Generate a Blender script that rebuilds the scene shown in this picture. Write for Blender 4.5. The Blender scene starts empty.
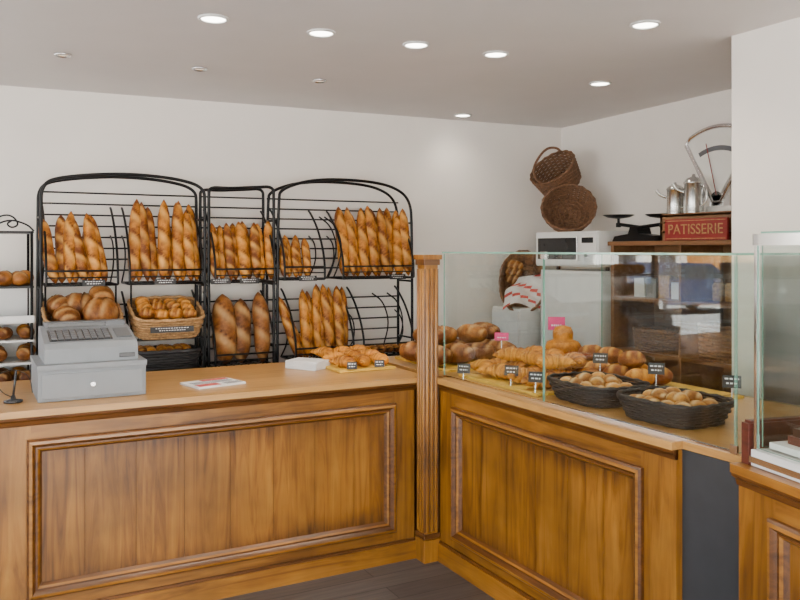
import bpy, math, random
from mathutils import Vector, Matrix, noise
R = random.Random(7)
pi = math.pi
def T(x,y,z): return Matrix.Translation((x,y,z))
def RX(d): return Matrix.Rotation(math.radians(d),4,'X')
def RY(d): return Matrix.Rotation(math.radians(d),4,'Y')
def RZ(d): return Matrix.Rotation(math.radians(d),4,'Z')
def AX(v): return Vector(v).to_track_quat('Z','Y').to_matrix().to_4x4()
COL = bpy.context.scene.collection

# ------------------------------------------------------------ materials
def newmat(name):
    m = bpy.data.materials.new(name); m.use_nodes = True
    nt = m.node_tree; nt.nodes.clear()
    return m, nt, nt.nodes, nt.links
def ramp(N, stops):
    r = N.new('ShaderNodeValToRGB'); e = r.color_ramp.elements
    while len(e) < len(stops): e.new(0.5)
    for i,(p,c) in enumerate(stops):
        e[i].position = p; e[i].color = (c[0],c[1],c[2],1)
    return r
def pbr(name, col, rough=.5, metal=0., var=.12, scale=12, bump=0., coat=0., stretch=(1,1,1), spec=.5):
    m,nt,N,L = newmat(name)
    o = N.new('ShaderNodeOutputMaterial'); b = N.new('ShaderNodeBsdfPrincipled')
    L.new(b.outputs[0], o.inputs[0])
    tc = N.new('ShaderNodeTexCoord'); mp = N.new('ShaderNodeMapping'); mp.inputs['Scale'].default_value = stretch
    L.new(tc.outputs['Object'], mp.inputs[0])
    nz = N.new('ShaderNodeTexNoise'); nz.inputs['Scale'].default_value = scale; nz.inputs['Detail'].default_value = 4
    L.new(mp.outputs[0], nz.inputs['Vector'])
    r = ramp(N, [(.3,[c*(1-var) for c in col]), (.7,[min(1,c*(1+var)) for c in col])])
    L.new(nz.outputs[0], r.inputs[0]); L.new(r.outputs[0], b.inputs['Base Color'])
    b.inputs['Roughness'].default_value = rough; b.inputs['Metallic'].default_value = metal
    b.inputs['Coat Weight'].default_value = coat; b.inputs['Specular IOR Level'].default_value = spec
    if bump:
        bp = N.new('ShaderNodeBump'); bp.inputs['Strength'].default_value = bump; bp.inputs['Distance'].default_value = .01
        L.new(nz.outputs[0], bp.inputs['Height']); L.new(bp.outputs[0], b.inputs['Normal'])
    return m
def wood(name, dark, mid, light, axis='x', rough=.35, scale=1.0, patina=.35):
    m,nt,N,L = newmat(name)
    o = N.new('ShaderNodeOutputMaterial'); b = N.new('ShaderNodeBsdfPrincipled'); L.new(b.outputs[0], o.inputs[0])
    tc = N.new('ShaderNodeTexCoord'); mp = N.new('ShaderNodeMapping')
    s = {'x':(1.2,14,14),'y':(14,1.2,14),'z':(14,14,1.2)}[axis]
    mp.inputs['Scale'].default_value = [k*scale for k in s]
    L.new(tc.outputs['Object'], mp.inputs[0])
    nz = N.new('ShaderNodeTexNoise'); nz.inputs['Scale'].default_value = 1.6; nz.inputs['Detail'].default_value = 7
    nz.inputs['Distortion'].default_value = 1.2; nz.inputs['Roughness'].default_value = .6
    L.new(mp.outputs[0], nz.inputs['Vector'])
    r = ramp(N, [(.25,dark),(.5,mid),(.78,light)]); L.new(nz.outputs[0], r.inputs[0])
    n2 = N.new('ShaderNodeTexNoise'); n2.inputs['Scale'].default_value = 2.6; n2.inputs['Detail'].default_value = 3
    L.new(tc.outputs['Object'], n2.inputs['Vector'])
    r2 = ramp(N, [(.3,(1-patina,)*3),(.65,(1.0,)*3)]); L.new(n2.outputs[0], r2.inputs[0])
    mx = N.new('ShaderNodeMix'); mx.data_type='RGBA'; mx.blend_type='MULTIPLY'; mx.inputs[0].default_value = 1
    L.new(r.outputs[0], mx.inputs[6]); L.new(r2.outputs[0], mx.inputs[7])
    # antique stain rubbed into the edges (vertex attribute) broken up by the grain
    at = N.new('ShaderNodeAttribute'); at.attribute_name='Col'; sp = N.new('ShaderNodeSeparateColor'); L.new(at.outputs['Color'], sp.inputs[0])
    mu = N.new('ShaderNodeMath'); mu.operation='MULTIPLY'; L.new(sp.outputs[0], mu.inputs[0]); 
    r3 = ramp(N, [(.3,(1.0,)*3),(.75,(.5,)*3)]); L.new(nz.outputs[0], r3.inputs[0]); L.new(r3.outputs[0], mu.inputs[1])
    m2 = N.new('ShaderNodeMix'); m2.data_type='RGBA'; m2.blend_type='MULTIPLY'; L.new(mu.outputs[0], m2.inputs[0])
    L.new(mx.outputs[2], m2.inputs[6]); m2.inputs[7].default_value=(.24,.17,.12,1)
    L.new(m2.outputs[2], b.inputs['Base Color'])
    b.inputs['Roughness'].default_value = rough; b.inputs['Coat Weight'].default_value = .15; b.inputs['Coat Roughness'].default_value = .25
    bp = N.new('ShaderNodeBump'); bp.inputs['Strength'].default_value = .12; bp.inputs['Distance'].default_value = .004
    L.new(nz.outputs[0], bp.inputs['Height']); L.new(bp.outputs[0], b.inputs['Normal'])
    return m
def emis(name, col, s):
    m,nt,N,L = newmat(name); o = N.new('ShaderNodeOutputMaterial'); e = N.new('ShaderNodeEmission')
    e.inputs[0].default_value = (*col,1); e.inputs[1].default_value = s; L.new(e.outputs[0], o.inputs[0]); return m
def glass(name, tint=(.97,.99,.98), boost=1.0):
    m,nt,N,L = newmat(name); o = N.new('ShaderNodeOutputMaterial')
    t = N.new('ShaderNodeBsdfTransparent'); t.inputs[0].default_value = (*tint,1)
    g = N.new('ShaderNodeBsdfGlossy'); g.inputs['Roughness'].default_value = .0
    geo = N.new('ShaderNodeNewGeometry'); mr = N.new('ShaderNodeMapRange')
    mr.inputs['To Min'].default_value = 1.5; mr.inputs['To Max'].default_value = 1/1.5
    L.new(geo.outputs['Backfacing'], mr.inputs['Value'])
    f = N.new('ShaderNodeFresnel'); L.new(mr.outputs[0], f.inputs['IOR'])
    mu = N.new('ShaderNodeMath'); mu.operation='MULTIPLY'; mu.inputs[1].default_value = boost; mu.use_clamp=True
    L.new(f.outputs[0], mu.inputs[0])
    mx = N.new('ShaderNodeMixShader'); L.new(mu.outputs[0], mx.inputs[0]); L.new(t.outputs[0], mx.inputs[1]); L.new(g.outputs[0], mx.inputs[2])
    L.new(mx.outputs[0], o.inputs[0]); return m
def breadmat(name, dark, gold, pale):
    m,nt,N,L = newmat(name); o = N.new('ShaderNodeOutputMaterial'); b = N.new('ShaderNodeBsdfPrincipled'); L.new(b.outputs[0], o.inputs[0])
    at = N.new('ShaderNodeAttribute'); at.attribute_name='Col'; sp = N.new('ShaderNodeSeparateColor'); L.new(at.outputs['Color'], sp.inputs[0])
    tc = N.new('ShaderNodeTexCoord'); nz = N.new('ShaderNodeTexNoise'); nz.inputs['Scale'].default_value = 24; nz.inputs['Detail'].default_value = 6; nz.inputs['Roughness'].default_value=.65
    L.new(tc.outputs['Object'], nz.inputs['Vector'])
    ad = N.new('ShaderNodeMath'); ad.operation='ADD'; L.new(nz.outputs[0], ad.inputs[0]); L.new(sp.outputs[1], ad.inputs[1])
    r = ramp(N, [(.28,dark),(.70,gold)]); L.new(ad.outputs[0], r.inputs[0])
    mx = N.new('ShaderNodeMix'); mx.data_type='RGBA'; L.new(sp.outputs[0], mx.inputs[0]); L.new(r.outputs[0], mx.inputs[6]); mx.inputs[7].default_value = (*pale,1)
    L.new(mx.outputs[2], b.inputs['Base Color']); b.inputs['Roughness'].default_value = .5; b.inputs['Specular IOR Level'].default_value=.3
    n2 = N.new('ShaderNodeTexNoise'); n2.inputs['Scale'].default_value = 70; n2.inputs['Detail'].default_value = 3; L.new(tc.outputs['Object'], n2.inputs['Vector'])
    bp = N.new('ShaderNodeBump'); bp.inputs['Strength'].default_value=.5; bp.inputs['Distance'].default_value=.005
    L.new(n2.outputs[0], bp.inputs['Height']); L.new(bp.outputs[0], b.inputs['Normal'])
    return m

M_wall = pbr('wall_paint',(.84,.80,.745),.7,var=.02,scale=3)
M_ceil = pbr('ceiling_paint',(.70,.67,.66),.6,var=.02,scale=3)
M_white = pbr('white_lacquer',(.70,.70,.69),.35,var=.03)
W_D,W_M,W_L = (.13,.040,.003),(.33,.130,.013),(.45,.20,.028)
M_wz = wood('honey_wood_vertical',W_D,W_M,W_L,'z',patina=.5)
M_wx = wood('honey_wood_horizontal',W_D,W_M,W_L,'x',patina=.5)
M_wdk = wood('stained_moulding',(.045,.013,.002),(.12,.040,.005),(.21,.075,.012),'x')
M_groove = pbr('groove_dark',(.09,.03,.006),.8)
M_top = wood('counter_top_wood',(.36,.165,.038),(.50,.26,.072),(.58,.33,.11),'x',rough=.3,patina=.15)
M_shelfw = wood('shelf_wood',(.13,.055,.02),(.21,.095,.038),(.28,.14,.06),'y',patina=.1)
M_iron = pbr('black_iron',(.010,.010,.011),.4,metal=.6,var=.2)
M_chrome = pbr('chrome',(.75,.75,.76),.15,metal=1,var=.04)
M_steel = pbr('pot_steel',(.62,.62,.60),.25,metal=1,var=.1,scale=8)
M_grey = pbr('register_grey',(.20,.215,.23),.5,var=.04)
M_grey2 = pbr('register_dark_grey',(.10,.105,.115),.45,var=.05)
M_screen = pbr('black_plastic',(.02,.02,.022),.25,var=.1)
M_anth = pbr('anthracite_panel',(.030,.032,.036),.45,var=.1)
M_red = pbr('red_enamel',(.24,.018,.018),.4,var=.1)
M_redwood = wood('red_mahogany',(.06,.014,.009),(.12,.026,.015),(.17,.04,.022),'x')
M_paper = pbr('paper',(.78,.77,.76),.7,var=.04)
M_printr = pbr('printed_red',(.6,.08,.07),.6,var=.4,scale=60)
M_pink = pbr('pink_card',(.62,.03,.17),.5,var=.1)
M_slate = pbr('slate_card',(.015,.015,.017),.5)
M_chalk = pbr('chalk_white',(.75,.75,.75),.7)
M_wick = pbr('pale_wicker',(.40,.22,.085),.65,var=.35,scale=60,bump=.3)
M_wickd = pbr('brown_wicker',(.16,.075,.033),.65,var=.5,scale=60,bump=.3)
M_wickb = pbr('black_wicker',(.018,.016,.017),.5,var=.4,scale=60,bump=.3)
M_cane = pbr('bamboo_mat',(.70,.43,.06),.5,var=.15,scale=30)
M_cloth = pbr('striped_cloth',(.75,.72,.70),.8,var=.05)
M_bag = breadmat('baguette_crust',(.15,.038,.003),(.66,.245,.022),(.80,.43,.10))
M_loaf = breadmat('country_crust',(.10,.028,.005),(.36,.13,.022),(.60,.36,.14))
M_cro = breadmat('croissant_crust',(.18,.044,.003),(.66,.25,.018),(.82,.45,.09))
M_flour = breadmat('golden_bun_crust',(.26,.09,.010),(.66,.30,.045),(.84,.64,.34))
M_choc = pbr('chocolate',(.06,.025,.015),.35,var=.3,scale=40)
M_glass = glass('clear_glass',tint=(.955,.985,.97),boost=1.0)
M_wglass = glass('window_glass',(.96,.98,.98))
M_edge = pbr('glass_edge_green',(.20,.42,.33),.12,var=.05,spec=.8)
M_lamp = emis('lamp_glow',(1,.93,.82),14)
M_lamp2 = emis('lamp_glow_small',(1,.8,.6),1.2)
M_dial = pbr('dial_face',(.70,.70,.66),.3,var=.03)

def floormat():
    m,nt,N,L = newmat('dark_oak_planks'); o=N.new('ShaderNodeOutputMaterial'); b=N.new('ShaderNodeBsdfPrincipled'); L.new(b.outputs[0],o.inputs[0])
    tc=N.new('ShaderNodeTexCoord'); br=N.new('ShaderNodeTexBrick'); br.inputs['Scale'].default_value=1
    br.inputs['Brick Width'].default_value=1.2; br.inputs['Row Height'].default_value=.14; br.inputs['Mortar Size'].default_value=.003
    br.inputs['Color1'].default_value=(.066,.060,.058,1); br.inputs['Color2'].default_value=(.100,.093,.090,1); br.inputs['Mortar'].default_value=(.02,.018,.017,1)
    L.new(tc.outputs['Object'],br.inputs['Vector'])
    mp=N.new('ShaderNodeMapping'); mp.inputs['Scale'].default_value=(2,26,1); L.new(tc.outputs['Object'],mp.inputs[0])
    nz=N.new('ShaderNodeTexNoise'); nz.inputs['Scale'].default_value=2; nz.inputs['Detail'].default_value=6; L.new(mp.outputs[0],nz.inputs['Vector'])
    r=ramp(N,[(.3,(.6,.6,.6)),(.7,(1.15,1.12,1.1))]); L.new(nz.outputs[0],r.inputs[0])
    mx=N.new('ShaderNodeMix'); mx.data_type='RGBA'; mx.blend_type='MULTIPLY'; mx.inputs[0].default_value=1
    L.new(br.outputs[0],mx.inputs[6]); L.new(r.outputs[0],mx.inputs[7]); L.new(mx.outputs[2],b.inputs['Base Color']); b.inputs['Roughness'].default_value=.4
    return m
M_floor = floormat()

# ------------------------------------------------------------ mesh builder
class MB:
    def __init__(s): s.v=[];s.f=[];s.mi=[];s.sm=[];s.c=[];s.mats=[];s.T=Matrix.Identity(4)
    def add(s,vs,fs,mat,smooth=False,c=None):
        if mat not in s.mats: s.mats.append(mat)
        k=s.mats.index(mat); n=len(s.v)
        for i,p in enumerate(vs):
            s.v.append(tuple(s.T@Vector(p))); s.c.append(c[i] if c else (0,0,0,1))
        for f in fs: s.f.append(tuple(n+i for i in f)); s.mi.append(k); s.sm.append(smooth)
    def box(s,x0,x1,y0,y1,z0,z1,mat):
        vs=[(x,y,z) for x in(x0,x1) for y in(y0,y1) for z in(z0,z1)]
        s.add(vs,[(0,1,3,2),(4,6,7,5),(0,4,5,1),(2,3,7,6),(0,2,6,4),(1,5,7,3)],mat)
    def loft(s,rings,mat,smooth=True,c=None,closed=False,caps=True):
        n=len(rings[0]); vs=[p for r in rings for p in r]; fs=[]; m=len(rings)
        for i in range(m if closed else m-1):
            a=i*n; b=((i+1)%m)*n
            for j in range(n): fs.append((a+j,a+(j+1)%n,b+(j+1)%n,b+j))
        if caps and not closed: fs.append(tuple(range(n-1,-1,-1))); fs.append(tuple((m-1)*n+j for j in range(n)))
        s.add(vs,fs,mat,smooth,c)
    def tube(s,pts,r,mat,n=6,closed=False):
        pts=[Vector(p) for p in pts]; m=len(pts); rings=[]; up=None
        for i,p in enumerate(pts):
            if closed: t=pts[(i+1)%m]-pts[i-1]
            else: t=pts[min(i+1,m-1)]-pts[max(i-1,0)]
            if t.length<1e-9: t=Vector((0,0,1))
            t.normalize()
            if up is None:
                a=Vector((0,0,1)) if abs(t.z)<.9 else Vector((1,0,0)); up=(a-t*a.dot(t)).normalized()
            else:
                up=up-t*up.dot(t)
                up = up.normalized() if up.length>1e-6 else t.orthogonal().normalized()
            w=t.cross(up); rr=r[i] if isinstance(r,(list,tuple)) else r
            rings.append([p+up*math.cos(2*pi*j/n)*rr+w*math.sin(2*pi*j/n)*rr for j in range(n)])
        s.loft(rings,mat,True,closed=closed)
    def cyl(s,p0,p1,r0,mat,r1=None,n=20): 
        p0=Vector(p0);p1=Vector(p1); s.tube([p0,p1],[r0,r0 if r1 is None else r1],mat,n)
        s.sm[-1]=False; s.sm[-2]=False
    def lathe(s,prof,mat,n=28,smooth=True,c=None):
        s.loft([[(r*math.cos(2*pi*j/n),r*math.sin(2*pi*j/n),z) for j in range(n)] for r,z in prof],mat,smooth,caps=True,c=c)
    def prism(s,poly,d0,d1,mat,axis='x'):
        n=len(poly)
        def P(a,b,d): return {'x':(d,a,b),'y':(a,d,b),'z':(a,b,d)}[axis]
        vs=[P(a,b,d0) for a,b in poly]+[P(a,b,d1) for a,b in poly]
        fs=[tuple(range(n-1,-1,-1)),tuple(range(n,2*n))]+[(i,(i+1)%n,n+(i+1)%n,n+i) for i in range(n)]
        s.add(vs,fs,mat)
    def pane(s,x0,x1,y0,y1,z0,z1,mat,edge):
        vs=[(x,y,z) for x in(x0,x1) for y in(y0,y1) for z in(z0,z1)]
        F=[(0,1,3,2),(4,6,7,5),(0,4,5,1),(2,3,7,6),(0,2,6,4),(1,5,7,3)]; d=[x1-x0,y1-y0,z1-z0]; k=d.index(min(d))
        s.add(vs,[F[2*k],F[2*k+1]],mat); s.add(vs,[F[i] for i in range(6) if i//2!=k],edge)
    def stained(s,x0,x1,y,z0,z1,mat,fn,nx=8,nz=20):
        vs=[(x0+(x1-x0)*i/nx,y,z0+(z1-z0)*j/nz) for i in range(nx+1) for j in range(nz+1)]
        c=[(max(0,min(1,fn(v[0],v[2]))),0,0,1) for v in vs]
        s.add(vs,[(i*(nz+1)+j,(i+1)*(nz+1)+j,(i+1)*(nz+1)+j+1,i*(nz+1)+j+1) for i in range(nx) for j in range(nz)],mat,False,c)
    def obj(s,name,M=None,parent=None,bevel=0):
        me=bpy.data.meshes.new(name); me.from_pydata(s.v,[],s.f)
        for m in s.mats: me.materials.append(m)
        me.polygons.foreach_set('material_index',s.mi); me.polygons.foreach_set('use_smooth',s.sm)
        ca=me.color_attributes.new('Col','FLOAT_COLOR','POINT'); ca.data.foreach_set('color',[k for c in s.c for k in c])
        me.update(); o=bpy.data.objects.new(name,me); COL.objects.link(o)
        if M is not None: o.matrix_world=M
        if parent: o.parent=parent
        if bevel:
            b=o.modifiers.new('bev','BEVEL'); b.width=bevel; b.segments=2; b.limit_method='ANGLE'; b.angle_limit=math.radians(50)
        return o
def chaikin(p,it=3):
    p=[Vector(q) for q in p]
    for _ in range(it):
        q=[p[0]]
        for a,b in zip(p[:-1],p[1:]): q+= [a*.75+b*.25,a*.25+b*.75]
        q.append(p[-1]); p=q
    return p

# ------------------------------------------------------------ bread shapes
def bread(mb,M,L,r,mat,kind='bag',bend=0,k=3.6,tilt=.30,amt=1.,S=18,flat=.9):
    old=mb.T; mb.T=old@M; rings=[];c=[]; bg=kind=='bag'; N=60 if bg else 30; rnd=R.uniform(-.16,.14); ph=R.random(); k=k*R.uniform(.85,1.15); tilt=tilt*R.uniform(.7,1.3)
    amt=amt*R.uniform(.75,1.1)
    if bg: bend+=R.uniform(-.010,.010)
    q=R.uniform(.7,.95)
    for i in range(N+1):
        t=i/N; u=abs(2*t-1)
        e=max(.02,(1-u**(4.2 if bg else 2.3))**(q if bg else .5)) if u<1 else .04
        ring=[]
        for j in range(S):
            a=2*pi*j/S; front=max(0,-math.sin(a))
            d=((k*t+tilt*math.cos(a)+ph)%1)-.5
            edge=min(1,front*1.5)*(1 if .05<t<.95 else 0)
            w=math.exp(-((d+.05)/.17)**2)*edge
            g=math.exp(-((d-.22)/.05)**2)*edge
            v=math.exp(-((d-.36)/.05)**2)*edge
            rr=r*e*(1+.03*w*amt+.10*g*amt-.12*v*amt+R.uniform(-.012,.012)+.03*math.sin(9*t+ph*6))
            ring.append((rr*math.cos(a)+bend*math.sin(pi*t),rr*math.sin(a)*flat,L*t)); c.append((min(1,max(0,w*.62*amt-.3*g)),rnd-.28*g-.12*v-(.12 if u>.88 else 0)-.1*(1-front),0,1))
        rings.append(ring)
    mb.loft(rings,mat,True,c); mb.T=old
def croissant(mb,M,size,mat,A=1.05,th=.25):
    old=mb.T; mb.T=old@M; N=56;S=16;rings=[];c=[]; Rr=size*.52; rnd=R.uniform(-.10,.14); nseg=R.choice((5,6,6.4)); A=A*R.uniform(.7,1.15)
    for i in range(N+1):
        t=i/N; a=-A+2*A*t; ctr=Vector((Rr*math.cos(a)-Rr,0,Rr*math.sin(a))); rad=Vector((math.cos(a),0,math.sin(a)))
        ring=[]
        for j in range(S):
            b=2*pi*j/S; sk=(abs(t-.5)*nseg+.5+.12*math.sin(b+ (0 if t<.5 else pi)))%1
            saw=sk**1.5
            rr=size*th*max(.12,math.sin(pi*t)**.8)*(1.05-.24*saw)*(1+R.uniform(-.015,.015))
            top=max(0,-math.sin(b))
            ring.append(ctr+rad*math.cos(b)*rr+Vector((0,1,0))*math.sin(b)*rr*.85); c.append((.45*math.exp(-((sk-.90)/.09)**2)+.10*(1-top),rnd+.12-.16*top-.16*math.exp(-((sk-.15)/.2)**2),0,1))
        rings.append(ring)
    mb.loft(rings,mat,True,c); mb.T=old
def lie(x,y,z,h): return T(x,y,z)@RZ(h)@RX(-90)
def stand_baguettes(name,x0,x1,n,z,yb,L,r,mat,lean=8,tl=3,k=3.6,var=.08,bias=0):
    mb=MB()
    for i in range(n):
        x=x0+(x1-x0)*(i+.5)/n+R.uniform(-.006,.006); 
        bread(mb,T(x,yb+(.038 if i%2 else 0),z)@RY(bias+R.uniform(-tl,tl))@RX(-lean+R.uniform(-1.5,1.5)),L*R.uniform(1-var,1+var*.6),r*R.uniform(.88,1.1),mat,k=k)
    return mb.obj(name)

# ------------------------------------------------------------ wicker
def wicker(mb,rx,ry,h,flare,mat,rows=8,ns=24,p=3.,rim=.012,amp=.004,bottom=True):
    def pt(th,s,off,z):
        c,sn=math.cos(th),math.sin(th); k=(abs(c)**p+abs(sn)**p)**(-1/p)
        return ((rx*s*k+off)*c,(ry*s*k+off)*sn,z)
    NP=72; tr=h/rows*.56
    for i in range(rows+1):
        f=i/rows; s=1+flare*f
        mb.tube([pt(2*pi*j/NP,s,amp*math.cos(ns/2*2*pi*j/NP+pi*i),h*f) for j in range(NP)],tr,mat,5,closed=True)
    for j in range(ns):
        th=2*pi*(j+.5)/ns; mb.tube([pt(th,1,0,0),pt(th,1+flare,0,h)],.0035,mat,4)
    mb.tube([pt(2*pi*j/NP,1+flare,0,h+rim*.5) for j in range(NP)],[rim*(.8+.25*math.cos(18*2*pi*j/NP)) for j in range(NP)],mat,6,closed=True)
    if bottom:
        ring=[pt(2*pi*j/NP,1,0,-.004) for j in range(NP)]; r2=[pt(2*pi*j/NP,1,0,.006) for j in range(NP)]
        mb.loft([ring,r2],mat,False)
        for q in(.2,.4,.6,.8): mb.tube([(q*a,q*b,.008+.003*math.cos(12*2*pi*j/NP)) for j in range(NP) for a,b,_ in [pt(2*pi*j/NP,1,0,0)]],.007,mat,5,closed=True)
        for j in range(12): 
            a=2*pi*j/12; mb.tube([(0,0,.011),(rx*math.cos(a),ry*math.sin(a),.011)],.005,mat,4)

# ------------------------------------------------------------ room shell
def simple(name,boxes,mat,M=None):
    mb=MB()
    for b in boxes: mb.box(*b,mat)
    return mb.obj(name,M)
simple('floor',[(-3.2,4.9,-1.7,6.3,-.06,0)],M_floor)
simple('ceiling',[(-3.2,4.9,-1.7,6.3,2.7,2.8)],M_ceil)
MBK=T(4.5,5.45,0)@RZ(180-3.6)
simple('wall_back',[(-.2,4.95,-.15,0,0,2.7),(7.2,7.6,-.15,0,0,2.7),(4.95,7.2,-.15,0,0,.45),(4.95,7.2,-.15,0,2.45,2.7)],M_wall,MBK)
mb=MB()
for a,b in((4.95,5.01),(6.05,6.10),(7.14,7.2)): mb.box(a,b,-.1,-.04,.45,2.45,M_anth)
mb.box(4.95,7.2,-.1,-.04,.45,.51,M_anth); mb.box(4.95,7.2,-.1,-.04,2.39,2.45,M_anth); mb.box(5.0,7.15,-.073,-.067,.5,2.4,M_wglass)
mb.obj('window_1',MBK)
MRT=T(4.5,5.45,0)@RZ(-90-3.6)
simple('wall_right',[(0,3.2,0,.15,0,2.7)],M_wall,MRT)
simple('wall_pier',[(3.3,4.6,-1.5,2.71,0,2.7)],M_wall)
simple('wall_left',[(-3.1,-3,-1.5,-1.1,0,2.7),(-3.1,-3,5.2,5.95,0,2.7),(-3.1,-3,-1.1,5.2,0,.4),(-3.1,-3,-1.1,5.2,2.45,2.7)],M_wall)
mb=MB()
for y in(-1.1,.98,3.06,5.14): mb.box(-3.08,-3.02,y,y+.06,.4,2.45,M_anth)
mb.box(-3.08,-3.02,-1.1,5.2,.4,.46,M_anth); mb.box(-3.08,-3.02,-1.1,5.2,2.39,2.45,M_anth)
mb.obj('window_2')
simple('wall_front',[(-3,-2.4,-1.6,-1.5,0,2.7),(2.8,3.4,-1.6,-1.5,0,2.7),(-2.4,2.8,-1.6,-1.5,2.5,2.7)],M_wall)
mb=MB()
for x in(-2.4,-.7,1.0,2.74): mb.box(x,x+.06,-1.58,-1.52,0,2.5,M_anth)
mb.box(-2.4,2.8,-1.58,-1.52,2.44,2.5,M_anth); mb.box(-2.4,2.8,-1.58,-1.52,0,.1,M_anth)
mb.obj('window_3')
mb=MB(); mb.prism([(-1.62,2.66),(-3.5,2.45),(-3.5,2.42),(-1.62,2.6)],-3.4,4.4,M_red,'x'); mb.box(-3.4,4.4,-3.5,-3.48,2.25,2.44,M_red)  # unseen awning, added to keep direct sun out of the front opening
mb.obj('sun_block_awning')
simple('baseboard_back',[(0,4.95,0,.015,0,.09)],M_white,MBK)
simple('baseboard_right',[(0.02,2.6,-.015,0,0,.09)],M_white,MRT)

for (x,y,e) in [(.977,3.61,1),(1.499,3.6,1),(2.013,3.58,1),(2.485,3.55,1),(3.50,3.864,.8),(2.772,2.757,.9),(3.384,5.28,.32),(.45,2.6,1),(1.6,1.6,1),(-.9,3.6,1)]:
    mb=MB(); mb.T=T(x,y,2.7)
    mb.lathe([(.070,.0),(.070,-.006),(.060,-.010),(.055,-.004),(.055,.0)],M_white); mb.lathe([(.054,-.001),(.054,-.0045)],M_lamp,smooth=False)
    mb.obj('recessed_downlight')
    ld=bpy.data.lights.new('downlight_beam','SPOT'); ld.energy=33*e; ld.spot_size=math.radians(135); ld.spot_blend=1; ld.color=(1,.89,.74); ld.shadow_soft_size=.06
    lo=bpy.data.objects.new('downlight_beam',ld); lo.location=(x,y,2.68); COL.objects.link(lo)
for (x,y) in [(.445,4.656),(1.175,4.64),(1.911,4.617)]:
    mb=MB(); mb.T=T(x,y,2.7)
    mb.lathe([(.045,.0),(.045,-.008),(.036,-.012),(.03,-.004)],M_chrome); mb.lathe([(.03,-.001),(.026,-.006)],M_lamp2)
    mb.obj('small_ceiling_spotlight')

# ------------------------------------------------------------ counters
def moulding(mb,x0,x1,z0,z1,prof,mats):
    rings=[[(x0+d,y,z0+d),(x1-d,y,z0+d),(x1-d,y,z1-d),(x0+d,y,z1-d)] for d,y in prof]
    for i in range(len(rings)-1): mb.loft(rings[i:i+2],mats[i],False,caps=False)
PROF=[(-.016,0.0),(-.016,-.016),(-.008,-.024),(.004,-.026),(.012,-.018),(.018,-.010),(.026,-.010),(.034,-.002),(.042,.010),(.048,.020)]
def counter_front(mb,x0,x1,panels,ztop=.94):
    edges=[x0]+[e for p in panels for e in p]+[x1]
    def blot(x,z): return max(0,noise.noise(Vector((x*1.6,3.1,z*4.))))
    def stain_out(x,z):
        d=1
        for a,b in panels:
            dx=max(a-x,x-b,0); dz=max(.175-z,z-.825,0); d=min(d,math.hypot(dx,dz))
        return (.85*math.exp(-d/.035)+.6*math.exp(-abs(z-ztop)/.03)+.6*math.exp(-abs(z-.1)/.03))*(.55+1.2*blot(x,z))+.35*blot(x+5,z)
    for i in range(0,len(edges),2):
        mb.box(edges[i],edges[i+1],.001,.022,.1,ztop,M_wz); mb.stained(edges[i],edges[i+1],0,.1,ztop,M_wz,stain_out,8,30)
    PM=[M_wdk,M_wdk,M_wx,M_wdk,M_wdk,M_wdk,M_wx,M_wdk,M_wdk]
    for a,b in panels:
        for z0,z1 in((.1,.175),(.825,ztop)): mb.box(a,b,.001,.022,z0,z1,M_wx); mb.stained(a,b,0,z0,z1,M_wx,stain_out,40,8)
        mb.box(a,b,.0165,.0225,.17,.83,M_groove)
        n=max(2,round((b-a)/.21)); w=(b-a)/n
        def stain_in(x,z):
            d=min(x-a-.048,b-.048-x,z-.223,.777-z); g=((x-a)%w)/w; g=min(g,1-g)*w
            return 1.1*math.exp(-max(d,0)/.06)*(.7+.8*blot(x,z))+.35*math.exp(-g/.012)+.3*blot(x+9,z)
        for i in range(n):
            mb.box(a+i*w+.0012,a+(i+1)*w-.0012,.0135,.021,.17,.83,M_wz)
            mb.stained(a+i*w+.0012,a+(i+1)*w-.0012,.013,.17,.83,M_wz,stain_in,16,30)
        moulding(mb,a,b,.175,.825,PROF,PM)
    mb.box(x0,x1,-.018,.022,0,.095,M_wx); mb.box(x0,x1,-.012,.022,.095,.108,M_wdk)
def top_edge(mb,x0,x1,d0,d1,zt=.97,mat=None):
    mb.box(x0,x1,d0-.03,d1,zt-.028,zt,mat or M_top)
    mb.prism([(d0-.026,zt-.028),(d0-.024,zt-.040),(d0-.010,zt-.050),(d0-.004,zt-.070),(d0+.01,zt-.070),(d0+.01,zt-.028)],x0,x1,M_wdk,'x')
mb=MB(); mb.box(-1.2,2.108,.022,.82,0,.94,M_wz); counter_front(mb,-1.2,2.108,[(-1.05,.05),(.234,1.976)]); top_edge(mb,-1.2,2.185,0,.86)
mb.obj('sales_counter',T(0,3.77,0))
MR=T(2.21,3.67,0)@RZ(-90)
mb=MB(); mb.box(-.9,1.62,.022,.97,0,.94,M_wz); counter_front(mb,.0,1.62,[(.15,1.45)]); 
mb.box(1.62,1.865,.03,.97,0,.94,M_anth); mb.box(-.9,1.87,.03,.99,.942,.97,M_top)
mb.box(.0,1.62,-.022,.03,.942,.97,M_top)
mb.prism([(-.018,.942),(-.016,.93),(-.008,.92),(-.004,.905),(.01,.905),(.01,.942)],0,1.62,M_wdk,'x')
mb.obj('display_counter',MR)
M3=T(2.170,1.755,0)@RZ(-90-11.6)
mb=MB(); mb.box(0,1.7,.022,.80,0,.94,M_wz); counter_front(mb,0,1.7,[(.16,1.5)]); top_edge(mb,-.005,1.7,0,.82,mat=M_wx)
mb.obj('pastry_counter',M3)
mb=MB(); h=.040
mb.box(-h,h,-h,h,.0,1.6,M_wz); mb.box(-h-.010,h+.010,-h-.010,h+.010,0,.12,M_wz)
for s in(-.026,0,.026):
    for a,b in((s,-h),(-h,s)): mb.tube([(a,b,.16),(a,b,1.55)],.011,M_wz,10)
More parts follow.
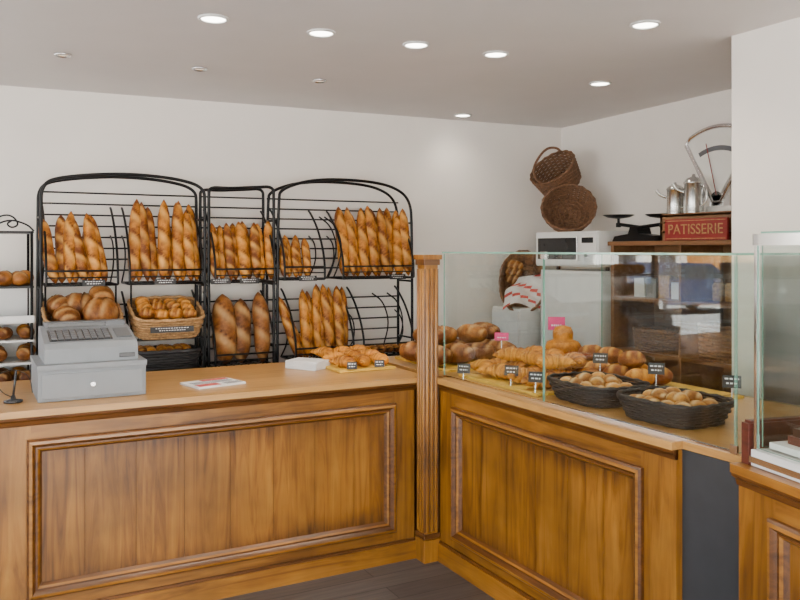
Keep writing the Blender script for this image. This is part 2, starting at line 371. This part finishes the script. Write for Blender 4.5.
for s in(-.0395,-.013,.013,.0395):
    mb.box(s-.0025,s+.0025,-h-.003,-h+.001,.16,1.55,M_wdk); mb.box(-h-.003,-h+.001,s-.0025,s+.0025,.16,1.55,M_wdk)
mb.box(-h-.008,h+.008,-h-.008,h+.008,1.57,1.60,M_wdk); mb.box(-h-.016,h+.016,-h-.016,h+.016,1.60,1.625,M_wz)
mb.box(-h-.010,h+.010,-h-.010,h+.010,.125,.15,M_wdk)
mb.obj('carved_wooden_post',T(2.158,3.712,0),bevel=.003)

# glass case on display counter
mb=MB(); g=.008; E=M_edge
mb.pane(2.25,2.25+g,2.853,3.70,.971,1.63,M_glass,E); mb.pane(2.25,2.25+g,1.83,2.847,.971,1.63,M_glass,E)
mb.pane(2.25,3.17,1.83,1.83+g,.971,1.63,M_glass,E) 
mb.pane(3.17,3.17+g,1.84,3.49,.971,1.63,M_glass,E)
mb.pane(2.24,2.60,1.82,3.70,1.632,1.640,M_glass,E)
mb.box(2.246,2.262,2.835,2.865,1.61,1.642,M_chrome); mb.box(2.243,2.25,1.82,1.85,.971,1.0,M_chrome)
mb.box(2.248,2.262,1.835,3.70,.9705,.978,M_chrome)
mb.obj('glass_display_case')

# near pastry case
mb=MB(); z0=.972; a0=.042; f0=.012
mb.box(a0,1.5,f0,.72,z0,z0+.05,M_white); mb.box(a0-.004,1.5,f0-.005,f0,z0+.01,z0+.03,M_chrome)
mb.box(a0,1.5,f0+.005,f0+.03,1.665,1.70,M_chrome);mb.box(a0,1.5,.69,.72,1.665,1.70,M_chrome);mb.box(a0,a0+.025,f0+.005,.72,1.665,1.70,M_chrome)
for y in (f0+.008,.70): mb.box(a0+.003,a0+.015,y,y+.012,z0+.05,1.67,M_chrome)
mb.pane(a0+.016,1.48,f0+.010,f0+.016,z0+.056,1.664,M_glass,E); mb.pane(a0+.003,a0+.009,.05,.69,z0+.056,1.664,M_glass,E)
mb.pane(a0+.01,1.48,.04,.70,1.702,1.708,M_glass,E)
mb.box(a0+.025,1.48,.06,.70,z0+.056,z0+.075,M_paper)
for i in range(11):
    for j in range(4):
        mb.box(.10+i*.115,.19+i*.115,.10+j*.14,.21+j*.14,z0+.075,z0+.10,M_paper if (i+j)%2 else M_redwood)
        mb.box(.11+i*.115,.18+i*.115,.11+j*.14,.20+j*.14,z0+.10,z0+.125,M_choc)
mb.pane(a0+.03,1.48,.25,.69,1.30,1.306,M_glass,E)
mb.obj('pastry_display_case',M3)
mb=MB(); mb.box(0,.033,.0,.32,0,.13,M_redwood); mb.box(.004,.029,.01,.31,.13,.138,M_redwood); mb.box(-.001,.0,.12,.20,.03,.07,M_chrome)
mb.obj('mahogany_box',M3@T(.0,.01,.9705),bevel=.003)

# ------------------------------------------------------------ bread racks
YF,YB=5.2,5.42
def rack(name,arch,x0,x1,trays,railzs):
    mb=MB(); A=arch
    for y in(YF,YB):
        mb.tube([(p[0],y,p[1]) for p in chaikin([Vector((a,b)) for a,b in A],3)],.0105,M_iron,8)
    for x in(x0,x1):
        for z in(.15,.6,1.0,1.42,1.85): mb.tube([(x,YF,z),(x,YB,z)],.007,M_iron)
    for z in railzs: mb.tube([(x0,YB,z),(x1,YB,z)],.0055,M_iron)
    mb.tube([(x0,YF,.3),(x1,YF,.3)],.007,M_iron)
    for (a,b,z) in trays:
        yf=YF-.07
        mb.tube([(a,yf,z),(b,yf,z),(b,YB,z),(a,YB,z)],.007,M_iron,closed=True)
        mb.tube([(a,yf-.01,z+.085),(b,yf-.01,z+.085)],.006,M_iron); mb.tube([(a,yf,z+.045),(b,yf,z+.045)],.004,M_iron)
        k=int((b-a)/.05)
        for i in range(1,k): x=a+(b-a)*i/k; mb.tube([(x,yf,z),(x,YB,z)],.003,M_iron,5)
        for i in range(1,5): y=yf+(YB-yf)*i/5; mb.tube([(a,y,z),(b,y,z)],.003,M_iron,5)
        for x in(a,b):
            mb.tube(chaikin([(x,YB,z+.48),(x,YB-.04,z+.46),(x,yf+.11,z+.34),(x,yf,z+.16),(x,yf-.01,z)],3),.0075,M_iron)
            mb.tube(chaikin([(x,YB,z+.30),(x,YB-.12,z+.25),(x,YB-.14,z+.12),(x,YB,z)],3),.005,M_iron)
    return mb.obj(name)
rails=[1.52+.07*i for i in range(8)]+[.98+.08*i for i in range(5)]
rack('bread_rack',[(.376,0),(.376,1.9),(.38,2.03),(.46,2.085),(.82,2.125),(1.15,2.11),(1.345,2.06),(1.352,1.95),(1.352,0)],.376,1.352,[(.40,.80,1.44),(.87,1.32,1.44),(.87,1.32,.90),(.40,.80,.90)],rails)
rack('bread_rack',[(1.376,0),(1.376,2.0),(1.38,2.06),(1.5,2.055),(1.7,2.07),(1.815,2.08),(1.82,2.0),(1.82,0)],1.376,1.82,[(1.40,1.80,1.44),(1.40,1.80,.885)],rails)
rack('bread_rack',[(1.845,0),(1.845,2.0),(1.88,2.07),(2.10,2.14),(2.45,2.15),(2.72,2.12),(2.87,2.03),(2.89,1.83),(2.89,0)],1.845,2.89,[(1.87,2.16,1.45),(2.30,2.86,1.45),(1.95,2.38,.895),(2.46,2.86,.895)],rails)
mb=MB()
for x in(2.21,2.25,2.62,2.74):
    z=1.52 if x<2.3 else .98
    mb.tube(chaikin([(x-.07,YF-.02,z+.36),(x+.02,YF-.02,z+.30),(x+.07,YF-.02,z+.15),(x+.03,YF-.02,z),(x,YF-.02,z-.06)],3),.0055,M_iron)
mb.tube([(2.1,YF-.02,1.455),(2.36,YF-.02,1.455)],.005,M_iron); mb.tube([(2.3,YF-.02,.915),(2.86,YF-.02,.915)],.005,M_iron)
mb.obj('iron_scrollwork')

yb=YF-.005
stand_baguettes('baguette_bunch',.44,.76,8,1.45,yb,.43,.038,M_bag,lean=12,tl=8,bias=-4)
stand_baguettes('baguette_bunch',.88,1.33,10,1.45,yb,.51,.039,M_bag,lean=10,tl=5)
stand_baguettes('baguette_bunch',1.41,1.82,9,1.45,yb,.39,.038,M_bag,lean=12,tl=5)
stand_baguettes('baguette_bunch',1.88,2.08,5,1.46,yb,.30,.030,M_bag,lean=12,tl=5)
stand_baguettes('baguette_bunch',2.31,2.88,13,1.46,yb,.50,.039,M_bag,lean=10,tl=5)
stand_baguettes('country_loaf_bunch',1.43,1.66,2,.895,yb,.46,.078,M_loaf,lean=10,tl=3,k=2.5)
stand_baguettes('country_loaf_bunch',1.68,1.79,1,.895,yb,.50,.052,M_loaf,lean=10,tl=3,k=3.5)
stand_baguettes('baguette_bunch',2.04,2.38,8,.905,yb,.50,.035,M_bag,lean=10,tl=2)
mb=MB()
for i in range(3): bread(mb,T(1.99+.035*i,yb-.01+.02*i,.90)@RY(-16-3*i)@RX(-8),.46,.031,M_bag)
mb.obj('leaning_baguettes')

def shelf_basket(x,z,breads,mat=None):
    mb=MB(); Mt=T(x,YF-.02,z)@RX(20); mb.T=Mt; wicker(mb,.19,.16,.12,.12,M_wick,rows=7,ns=28,p=5)
    o=mb.obj('wicker_bread_basket')
    mb2=MB(); 
    for (dx,dy,dz,L,r,h) in breads: bread(mb2,Mt@lie(dx,dy,dz,h)@T(0,0,-L/2),L,r,mat or M_loaf,kind='loaf',k=3)
    mb2.obj('round_loaves',)
shelf_basket(.60,1.165,[(-.09,-.03,.10,.17,.075,20),(.10,-.04,.13,.21,.10,80),(0,.10,.12,.24,.085,90),(.12,.10,.18,.2,.07,10),(-.12,.10,.12,.16,.07,40)])
shelf_basket(1.09,1.165,[(-.13+.085*i,-.08+.08*j,.115+R.uniform(0,.025),.10,.042,R.uniform(0,90)) for i in range(4) for j in range(3)],M_bag)
mb=MB()
for x in(.60,1.09):
    mb.tube([(x-.2,YF-.15,1.105),(x+.2,YF-.15,1.105),(x+.2,YB,1.29),(x-.2,YB,1.29)],.006,M_iron,closed=True)
    for k in range(7): mb.tube([(x-.18+.06*k,YF-.15,1.105),(x-.18+.06*k,YB,1.29)],.003,M_iron,5)
    for s in(-.2,.2): mb.tube([(x+s,YF,.9),(x+s,YF,1.44)],.006,M_iron)
mb.obj('tilted_wire_shelf')
mb=MB(); mb.T=T(1.10,YF,.915); wicker(mb,.18,.12,.10,.12,M_wickb,rows=6,p=4); mb.obj('dark_bread_basket')
mb=MB()
for i in range(6): bread(mb,lie(.96+.055*i,YF-.06,1.015,R.uniform(-15,15)),.15,.038,M_bag,kind='loaf')
mb.obj('small_rolls')
mb=MB()
for i in range(4): bread(mb,lie(.50+.075*i,YF-.09,.95,R.uniform(-10,10)),.2,.04,M_loaf,kind='loaf')
mb.obj('small_rolls')
mb=MB()
for i in range(6): bread(mb,lie(2.50+.06*i,YF-.08,.935,R.uniform(-10,10)),.17,.034,M_bag,kind='loaf')
mb.obj('small_rolls')

def label(x,y,z,w=.10,h=.034,rz=0,mat=M_slate,lines=2,tilt=-12,stake=0):
    mb=MB(); mb.box(-w/2,w/2,-.0015,.0015,0,h,mat)
    for i in range(lines):
        zz=h*(.30+.36*i); ww=w*(.38 if i else .30)
        x0=-ww
        while x0<ww:
            l=R.uniform(.006,.014); mb.box(x0,min(ww,x0+l),-.0024,-.0015,zz,zz+h*.12,M_chalk); x0+=l+.005
    if stake: mb.box(-.002,.002,-.001,.001,-stake,0,M_chrome)
    mb.obj('price_label',T(x,y,z)@RZ(rz)@RX(tilt))
yl=YF-.095
for x,z in [(.66,1.435),(1.08,1.435),(1.43,1.43),(1.62,1.43),(2.03,1.44),(2.72,1.44),(2.18,.90)]: label(x,yl,z,.13,.036)
for x in(.60,1.09): label(x,YF-.245,1.15,.14 if x<1 else .26,.036)

# left bread shelf
mb=MB(); x0,x1=-.75,.335
mb.box(x0,x0+.02,5.12,5.46,0,1.35,M_white); mb.box(x0,x1,5.45,5.47,0,1.5,M_white)
for z in(.30,.60,.86,1.0,1.13,1.24): mb.box(x0,x1,5.12,5.46,z-.012,z,M_white)
mb.box(x0,x1,5.115,5.13,1.24,1.27,M_white)
for z in(1.44,1.76): mb.box(x0,x1,5.14,5.46,z-.012,z,M_iron)
for x in(x0+.02,x1-.012):
    for y in(5.13,5.455): mb.tube([(x,y,0),(x,y,1.76)],.008,M_iron)
for k in(0,1):
    x=.24-k*.3
    mb.tube(chaikin([(x-.15,5.14,1.765),(x-.12,5.14,1.83),(x-.03,5.14,1.86),(x+.02,5.14,1.80),(x-.02,5.14,1.775),(x-.05,5.14,1.80),(x-.02,5.14,1.82)],3),.005,M_iron)
mb.tube(chaikin([(.335,5.14,1.76),(.30,5.14,1.80),(.20,5.14,1.83),(.1,5.14,1.77)],3),.005,M_iron)
mb.obj('bread_shelf_unit')
mb=MB()
for z in(.862,1.002,1.132,1.442):
    for i in range(9):
        for j in range(2):
            r=.048 if z!=1.132 else .04
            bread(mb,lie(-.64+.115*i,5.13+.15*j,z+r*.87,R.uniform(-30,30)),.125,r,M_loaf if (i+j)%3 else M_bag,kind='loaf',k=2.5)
mb.obj('shelf_of_round_loaves')

# ------------------------------------------------------------ cash register
mb=MB()
mb.box(.27,.735,3.90,4.32,.971,1.11,M_grey); mb.box(.265,.74,3.895,4.325,1.11,1.135,M_grey)
mb.box(.285,.72,3.893,3.90,.985,1.095,M_grey); mb.cyl((.50,3.885,1.04),(.50,3.895,1.04),.012,M_chrome)
mb.prism([(3.93,1.135),(3.93,1.20),(3.96,1.225),(4.20,1.275),(4.29,1.28),(4.31,1.255),(4.31,1.135)],.30,.705,M_grey,'x')
mb.T=T(0,3.985,1.231)@RX(11.8); mb.box(.325,.60,.0,.17,.0,.004,M_screen)
for i in range(9):
    for j in range(5): mb.box(.335+i*.029,.357+i*.029,.01+j*.031,.032+j*.031,.004,.010,M_grey2)
mb.box(.62,.69,.02,.16,0,.006,M_grey2)
mb.T=Matrix.Identity(4)
mb.box(.32,.69,4.21,4.285,1.27,1.30,M_grey2); mb.box(.335,.60,4.207,4.212,1.274,1.295,M_screen)
mb.box(.62,.69,3.925,3.935,1.15,1.17,M_screen)
mb.obj('cash_register',bevel=.004)
mb=MB(); mb.T=T(.175,3.98,.971); mb.lathe([(.04,0),(.04,.008),(.012,.014),(.008,.03)],M_screen)
mb.tube([(0,0,.02),(.012,0,.14)],.005,M_screen); mb.tube(chaikin([(0,0,.02),(-.05,-.02,.05),(-.08,-.01,.12),(0,.02,.15),(.07,.03,.11),(.08,.03,.03)],3),.002,M_screen)
mb.obj('pen_on_stand')
mb=MB(); mb.box(-.13,.13,-.10,.10,0,.010,M_paper); mb.box(-.12,.0,-.09,-.03,.010,.0108,M_printr); mb.box(-.03,.12,.05,.09,.010,.0108,M_printr)
for i in range(6): mb.box(-.11,.11,-.02+.012*i,-.016+.012*i,.010,.0108,M_grey)
for i in range(4): mb.box(.03,.12,-.09+.015*i,-.084+.015*i,.010,.0108,M_grey2)
mb.obj('newspaper',T(1.09,4.04,.971)@RZ(14))
mb=MB()
for i in range(12): mb.T=RZ(R.uniform(-4,4)); mb.box(-.075,.075,-.105,.105,i*.004,i*.004+.0035,M_paper)
mb.obj('paper_bag_stack',T(1.72,4.33,.971)@RZ(35))
mb=MB(); mb.box(1.80,2.15,4.06,4.52,.971,.985,M_cane); mb.obj('pastry_board',bevel=.003)
mb=MB()
for i in range(3):
    for j in range(3):
        croissant(mb,lie(1.88+.11*i,4.16+.14*j,1.018+.01*j,R.uniform(-10,80)),.175,M_cro,A=1.1,th=.24)
mb.obj('croissant_tray')
label(1.87,4.05,.99,.055,.04,rz=-25); label(2.04,4.05,.99,.055,.04,rz=-25)

# ------------------------------------------------------------ display case contents
mb=MB()
for (x0,x1,y0,y1) in [(2.32,2.78,2.98,3.66),(2.80,3.14,2.50,3.70),(2.35,3.1,3.80,4.45)]:
    n=int((x1-x0)/.022)
    for i in range(n): mb.box(x0+i*.022,x0+i*.022+.019,y0,y1,.971,.983,M_cane)
    for y in(y0+.04,y1-.04): mb.box(x0,x1-.002,y,y+.006,.983,.985,M_wick)
mb.obj('bamboo_display_mat')
mb=MB()
for i in range(3):
    for j in range(4):
        croissant(mb,lie(2.43+.145*i,3.08+.16*j+.05*(i%2),1.026,R.uniform(-20,80)),.205,M_cro,A=1.2,th=.235)
for i in range(2):
    for j in range(3): croissant(mb,lie(2.56+.14*i,3.16+.16*j,1.095,R.uniform(-20,80)),.20,M_cro,A=1.2,th=.235)
mb.obj('croissant_pile')
mb=MB()
for i in range(2):
    for j in range(5):
        bread(mb,lie(2.94+.12*i,2.86+.145*j,1.03,R.uniform(20,70)),.15,.05,M_cro,kind='loaf',k=2.6)
for j in range(3): bread(mb,lie(3.0,2.98+.15*j,1.10,R.uniform(20,70)),.14,.048,M_cro,kind='loaf',k=2.6)
mb.obj('brioche_rolls')
mb=MB(); mb.T=T(3.0,3.62,.986)
prof=[(.05,0),(.075,.04),(.098,.09),(.10,.115),(.088,.14),(.055,.152),(.057,.17),(.058,.195),(.045,.222),(.015,.232)]
mb.loft([[(r*(1+.05*math.cos(9*2*pi*j/36)*(1 if z<.12 else 0))*math.cos(2*pi*j/36),r*(1+.05*math.cos(9*2*pi*j/36)*(1 if z<.12 else 0))*math.sin(2*pi*j/36),z) for j in range(36)] for r,z in prof],M_cro,True,[(0,.05,0,1)]*360)
mb.obj('brioche')
mb=MB()
for i in range(4):
    for j in range(2): bread(mb,lie(2.42+.15*i,3.88+.2*j,1.05,R.uniform(20,70)),.22,.065,M_loaf,kind='loaf',k=3)
for i in range(4): bread(mb,lie(2.42+.15*i,3.98+.08*(i%2),1.145,R.uniform(20,70)),.22,.062,M_loaf,kind='loaf',k=3)
mb.obj('batard_loaves')
def black_basket(x,y,rz,fill,ly):
    M=T(x,y,.977)@RZ(rz); mb=MB(); mb.T=M; wicker(mb,.135,ly,.08,.22,M_wickb,rows=7,ns=28,p=4,rim=.009); mb.obj('black_wicker_tray')
    mb=MB()
    for i in range(3):
        for j in range(4): bread(mb,M@lie(-.078+.078*i,-.105+.075*j,.050+R.uniform(0,.012),R.uniform(-50,50))@T(0,0,-.046),.092,.036,fill,kind='loaf',k=1.8)
    for i in range(2):
        for j in range(2): bread(mb,M@lie(-.04+.075*i,-.05+.085*j,.085,R.uniform(-50,50))@T(0,0,-.046),.092,.034,fill,kind='loaf',k=1.8)
    mb.obj('golden_rolls')
black_basket(2.49,2.32,3,M_flour,.165); black_basket(2.50,2.78,-4,M_flour,.175)
for (x,y,z) in [(2.36,3.24,1.03),(2.34,3.02,1.03),(2.70,2.98,1.10),(2.68,2.60,1.10),(2.68,2.20,1.10),(2.30,3.58,1.0)]:
    label(x,y,z,.07,.05,rz=-50,stake=.055)
label(3.10,3.80,1.17,.10,.08,rz=-40,mat=M_pink,stake=.17,lines=1); label(2.70,3.80,1.13,.08,.045,rz=-40,mat=M_pink,stake=.14,lines=1)

# ------------------------------------------------------------ back area
mb=MB(); X0,X1=3.90,4.29
mb.box(X0,X1,3.00,3.03,0,1.68,M_shelfw); mb.box(X0,X1,4.17,4.20,0,1.68,M_shelfw); mb.box(X0,X1,3.58,3.60,.02,1.68,M_shelfw)
mb.box(X0-.02,X1,2.98,4.21,1.68,1.708,M_shelfw)
for z in(.08,.5,.98,1.33): mb.box(X0+.005,X1-.012,3.03,4.17,z-.022,z,M_shelfw)
mb.box(X1-.01,X1,3.03,4.17,0,1.68,M_shelfw)
mb.obj('wooden_shelf_unit',bevel=.002)
mb=MB(); mb.T=T(4.06,3.86,.985); wicker(mb,.12,.20,.13,.1,M_wickd,rows=8,p=3); mb.obj('storage_basket')
mb=MB(); mb.T=T(4.06,3.32,.985); wicker(mb,.12,.20,.20,.05,M_wickd,rows=10,p=3); mb.obj('storage_basket')
mb=MB()
for i in range(5):
    mb.T=T(4.12,3.10+.095*i,1.332); mb.lathe([(.035,0),(.037,.01),(.037,.10),(.028,.115)],M_wick); mb.lathe([(.03,.115),(.031,.14),(.0,.142)],M_wickd)
mb.obj('jam_jar_row')
mb=MB()
for i in range(4): mb.box(4.02,4.18,3.68+.11*i,3.77+.11*i,1.332,1.332+R.uniform(.10,.16),[M_paper,M_wick,M_grey,M_paper][i])
mb.obj('biscuit_box_row')
mb=MB(); mb.box(3.87,4.30,4.25,4.93,.02,1.50,M_white)
mb.box(3.855,3.87,4.265,4.915,.08,1.48,M_white); mb.box(3.84,3.855,4.30,4.312,.6,.9,M_chrome)
for y in(4.28,4.87):
    for x in(3.90,4.25): mb.cyl((x,y,0),(x,y,.03),.02,M_screen)
mb.obj('white_refrigerator',bevel=.005)
mb=MB(); mb.box(3.88,4.26,4.30,5.0,1.53,1.785,M_white); mb.box(3.868,3.88,4.31,4.99,1.54,1.775,M_white); mb.box(3.863,3.869,4.52,4.96,1.58,1.74,M_screen)
mb.box(3.863,3.869,4.34,4.46,1.70,1.74,M_screen); mb.cyl((3.85,4.40,1.62),(3.87,4.40,1.62),.022,M_chrome); mb.box(3.84,3.85,4.48,4.49,1.57,1.75,M_chrome)
for y in(4.34,4.88): mb.cyl((4.0,y,1.5),(4.0,y,1.53),.015,M_screen)
mb.obj('microwave_oven',bevel=.004)
mb=MB(); mb.T=T(4.10,4.88,1.945)@AX((-.60,-.72,.35))@T(0,0,-.06); wicker(mb,.165,.155,.14,.22,M_wickd,rows=11,ns=28,p=2,rim=.014); mb.obj('round_wicker_basket')
mb=MB(); mb.T=T(4.14,5.06,2.235)@AX((-.62,-.15,.62))@T(0,0,-.08); wicker(mb,.155,.165,.17,.18,M_wickd,rows=13,ns=28,p=2,rim=.013)
mb.tube(chaikin([(0,-.18,.17),(-.03,-.19,.23),(-.07,-.11,.29),(-.07,.11,.29),(-.03,.19,.23),(0,.18,.17)],3),.010,M_wickd,8); mb.obj('handled_wicker_basket')
DZ=.04
def lift(o): o.location.z+=DZ; return o
mb=MB(); mb.T=T(4.0,4.03,1.669)
mb.prism([(-.20,0),(.20,0),(.18,.035),(.05,.05),(.03,.10),(-.03,.10),(-.05,.05),(-.18,.035)],-.06,.06,M_iron,'x')
mb.tube([(0,-.20,.11),(0,0,.095),(0,.20,.12)],.012,M_iron,8)
for y,z in((-.20,.11),(.20,.12)):
    mb.cyl((0,y,z),(0,y,z+.04),.009,M_iron); mb.cyl((0,y,z-.02),(0,y,z+.01),.018,M_iron)
old=mb.T
for y,z in((-.20,.15),(.20,.16)):
    mb.T=old@T(0,y,z); mb.lathe([(.02,0),(.075,.008),(.11,.025),(.105,.026),(.07,.014),(.01,.008)],M_iron)
lift(mb.obj('balance_scale',bevel=.002))
mb=MB(); 
for z in(1.67,1.73,1.79): mb.box(3.93,3.942,3.12,3.78,z,z+.05,M_shelfw); mb.box(4.24,4.252,3.12,3.78,z,z+.05,M_shelfw)
mb.box(3.93,4.252,3.12,3.14,1.669,1.82,M_shelfw); mb.box(3.93,4.252,3.76,3.78,1.669,1.82,M_shelfw); mb.box(3.93,4.252,3.12,3.78,1.82,1.832,M_shelfw)
lift(mb.obj('wooden_crate'))
mb=MB(); mb.box(3.88,3.90,3.22,3.69,1.670,1.80,M_red); mb.box(3.877,3.88,3.23,3.68,1.678,1.682,M_wick); mb.box(3.877,3.88,3.23,3.68,1.788,1.792,M_wick)
sign=lift(mb.obj('patisserie_sign'))
tx=bpy.data.curves.new('lettering','FONT'); tx.body='PATISSERIE'; tx.size=.088; tx.extrude=.001; tx.align_x='CENTER'; tx.align_y='CENTER'; tx.materials.append(M_wick)
to=bpy.data.objects.new('lettering',tx); COL.objects.link(to); to.parent=sign; to.matrix_basis=T(3.878,3.455,1.735)@RZ(-90)@RX(90)
def pot(x,y,r,h):
    mb=MB(); mb.T=T(x,y,1.833)
    mb.lathe([(r,0),(r*1.02,.01),(r,.02),(r*.97,h*.75),(r*1.05,h*.77),(r*1.05,h*.8),(r*.7,h*.9),(r*.2,h*.94),(r*.15,h),(.001,h*1.01)],M_steel)
    mb.tube(chaikin([(0,-r,h*.7),(0,-r-.045,h*.65),(0,-r-.045,h*.3),(0,-r,h*.2)],3),.006,M_steel)
    mb.tube(chaikin([(-r*.7,r*.7,h*.55),(-r*.9-.02,r*.9+.02,h*.62),(-r-.03,r+.03,h*.78)],2),.010,M_steel)
    lift(mb.obj('metal_milk_jug'))
pot(3.99,3.71,.052,.21); pot(3.99,3.56,.058,.25); pot(4.12,3.68,.045,.24)
mb=MB(); mb.T=T(4.14,3.49,1.833)
mb.box(-.07,.07,-.20,.05,0,.05,M_dial); mb.box(-.03,.03,-.05,.05,.05,.12,M_chrome)
a0=math.radians(33); FR=.45; fan=[(0,.10)]+[(FR*math.sin(-a0+2*a0*i/14),.10+FR*math.cos(-a0+2*a0*i/14)-(.02 if i in(0,14) else 0)) for i in range(15)]
mb.prism(fan,-.02,.02,M_dial,'x')
mb.tube([(-.02,a,b) for a,b in [(.03,.08)]+fan[1:][::-1]+[(-.03,.08)]],.014,M_chrome,8,closed=True)
fa2=[(0.30*math.sin(-a0*.8+2*a0*.8*i/10),.10+.30*math.cos(-a0*.8+2*a0*.8*i/10)) for i in range(11)]
fa3=[(0.33*math.sin(-a0*.8+2*a0*.8*i/10),.10+.33*math.cos(-a0*.8+2*a0*.8*i/10)) for i in range(11)]
mb.prism(fa2+fa3[::-1],-.024,-.02,M_grey2,'x'); mb.tube([(-.03,0,.12),(-.03,.08,.45)],.003,M_red)
mb.cyl((-.03,0,.10),(.03,0,.10),.045,M_chrome)
lift(mb.obj('fan_dial_scale',bevel=.002))
mb=MB(); mb.box(3.72,4.32,4.99,5.36,.0,1.20,M_white); mb.box(3.705,3.72,5.0,5.35,.05,1.18,M_white); mb.box(3.69,3.705,5.02,5.03,.6,.8,M_chrome); mb.obj('narrow_cabinet',bevel=.003)
mb=MB(); mb.T=T(3.86,5.14,1.385)@AX((-.60,-.70,.30))@T(0,0,-.06); wicker(mb,.155,.215,.12,.15,M_wickd,rows=8,p=2.2)
def cl(u,v): 
    return (-.15+.28*u+.01*math.sin(9*v)+.12*v*v,-.24+.26*v+.05*math.sin(3*u),.135+.05*math.sin(5*u+3*v)+.025*math.sin(14*v+6*u))
n=14; vs=[cl(i/n,j/n) for i in range(n+1) for j in range(n+1)]
for k,m in ((0,M_cloth),(1,M_printr)):
    mb.add(vs,[(i*(n+1)+j,i*(n+1)+j+1,(i+1)*(n+1)+j+1,(i+1)*(n+1)+j) for i in range(n) for j in range(n) if (1 if (j+i//3)%5==0 else 0)==k],m,True)
for i in range(3): bread(mb,lie(-.0,.02+.06*i,.06,80),.15,.04,M_loaf,kind='loaf')
mb.obj('basket_with_cloth')

# ------------------------------------------------------------ street outside
M_asph=pbr('asphalt',(.34,.34,.345),.85,var=.2,scale=4); M_f1=pbr('cream_render',(.80,.75,.66),.8); M_f2=pbr('orange_render',(.75,.36,.12),.8); M_pave=pbr('pavement',(.16,.155,.15),.8)
M_car=pbr('car_paint',(.03,.05,.12),.2,metal=.4,coat=1); M_win=pbr('dark_window',(.03,.04,.05),.1); M_roof=pbr('roof_tile',(.3,.12,.07),.8)
simple('street_ground',[(-70,40,-40,70,-.30,-.14)],M_asph)
simple('pavement',[(-7,8,-7,-1.75,-.139,-.02),(-9,-3.3,-1.75,9,-.139,-.02),(-3.3,8,6.4,9,-.139,-.02)],M_pave)
simple('crosswalk_stripes',[(-9.5-.9*i,-9-.9*i,10,14,-.138,-.13) for i in range(10)],M_paper)
def building(x0,x1,y,h,mat):
    mb=MB(); mb.box(x0,x1,y,y+8,-.14,h,mat); mb.prism([(y-.5,h),(y+4,h+2.2),(y+8.5,h)],x0-.3,x1+.3,M_roof,'x')
    n=int((x1-x0)/2.6)
    for i in range(n):
        x=x0+(i+.5)*(x1-x0)/n
        for z in(.9,3.9):
            if z+1.6<h: mb.box(x-.55,x+.55,y-.03,y,z,z+1.6,M_win); mb.box(x-.65,x+.65,y-.08,y,z-.12,z,M_white); mb.box(x-1.05,x-.6,y-.06,y,z,z+1.6,M_white); mb.box(x+.6,x+1.05,y-.06,y,z,z+1.6,M_white)
    mb.obj('building')
building(-44,-28,27,6.5,M_f2); building(-27.5,-14,29,7.5,M_f1); building(-13.5,-4,27,6,M_f2); building(-3,12,30,7,M_f1)
mb=MB(); prof=[(-2.1,.25),(-2.15,.6),(-2.0,.85),(-1.3,.95),(-.6,1.42),(.9,1.45),(1.6,1.0),(2.1,.92),(2.15,.3)]
mb.prism(prof,-.85,.85,M_car,'y'); mb.prism([(-1.15,.97),(-.55,1.36),(.85,1.38),(1.4,1.0)],-.86,.86,M_win,'y')
for x in(-1.35,1.3):
    for y in(-.87,.87): mb.cyl((x,y-.08,.32),(x,y+.08,.32),.32,M_screen,n=24); mb.cyl((x,y-.09,.32),(x,y+.09,.32),.18,M_chrome,n=16)
mb.box(-2.17,-2.1,-.7,-.4,.6,.75,M_chrome); mb.box(-2.17,-2.1,.4,.7,.6,.75,M_chrome)
mb.obj('car',T(-13.2,16.5,-.14)@RZ(8),bevel=.04)

# ------------------------------------------------------------ light
w=bpy.data.worlds.new('sky'); bpy.context.scene.world=w; w.use_nodes=True; nt=w.node_tree; bg=nt.nodes['Background']
sk=nt.nodes.new('ShaderNodeTexSky'); sk.sky_type='NISHITA'; sk.sun_disc=False; sk.sun_elevation=math.radians(40); sk.sun_rotation=math.radians(180)
hs=nt.nodes.new('ShaderNodeHueSaturation'); hs.inputs['Saturation'].default_value=.4
nt.links.new(sk.outputs[0],hs.inputs['Color']); nt.links.new(hs.outputs[0],bg.inputs[0]); bg.inputs[1].default_value=1.2
sl=bpy.data.lights.new('sun','SUN'); sl.energy=85; sl.angle=.01; sl.color=(1,.95,.87); so=bpy.data.objects.new('sun',sl); COL.objects.link(so)
so.rotation_euler=Vector((-.25,.6,-.95)).to_track_quat('-Z','Y').to_euler()
def area(name,loc,dirv,sx,sy,e,col):
    l=bpy.data.lights.new(name,'AREA'); l.shape='RECTANGLE'; l.size=sx; l.size_y=sy; l.energy=e; l.color=col
    o=bpy.data.objects.new(name,l); COL.objects.link(o); o.location=loc; o.rotation_euler=Vector(dirv).to_track_quat('-Z','Z').to_euler()
area('shopfront_daylight',(.2,-1.45,1.45),(0.1,1,.05),4.8,2.0,26,(1,.96,.9))
area('side_window_daylight',(-2.95,1.3,1.45),(1,.1,.05),4.0,1.9,16,(1,.96,.9))

cam=bpy.data.cameras.new('camera'); co=bpy.data.objects.new('camera',cam); COL.objects.link(co)
K=1.0; U,V=400,300
co.location=(0,0,1.65); co.rotation_euler=(math.radians(90),0,math.radians(-28.2)); cam.lens=36.2*K; cam.sensor_width=36; cam.shift_x=K*(U-400)/800; cam.shift_y=K*(250-V)/800; cam.clip_end=300
bpy.context.scene.camera=co
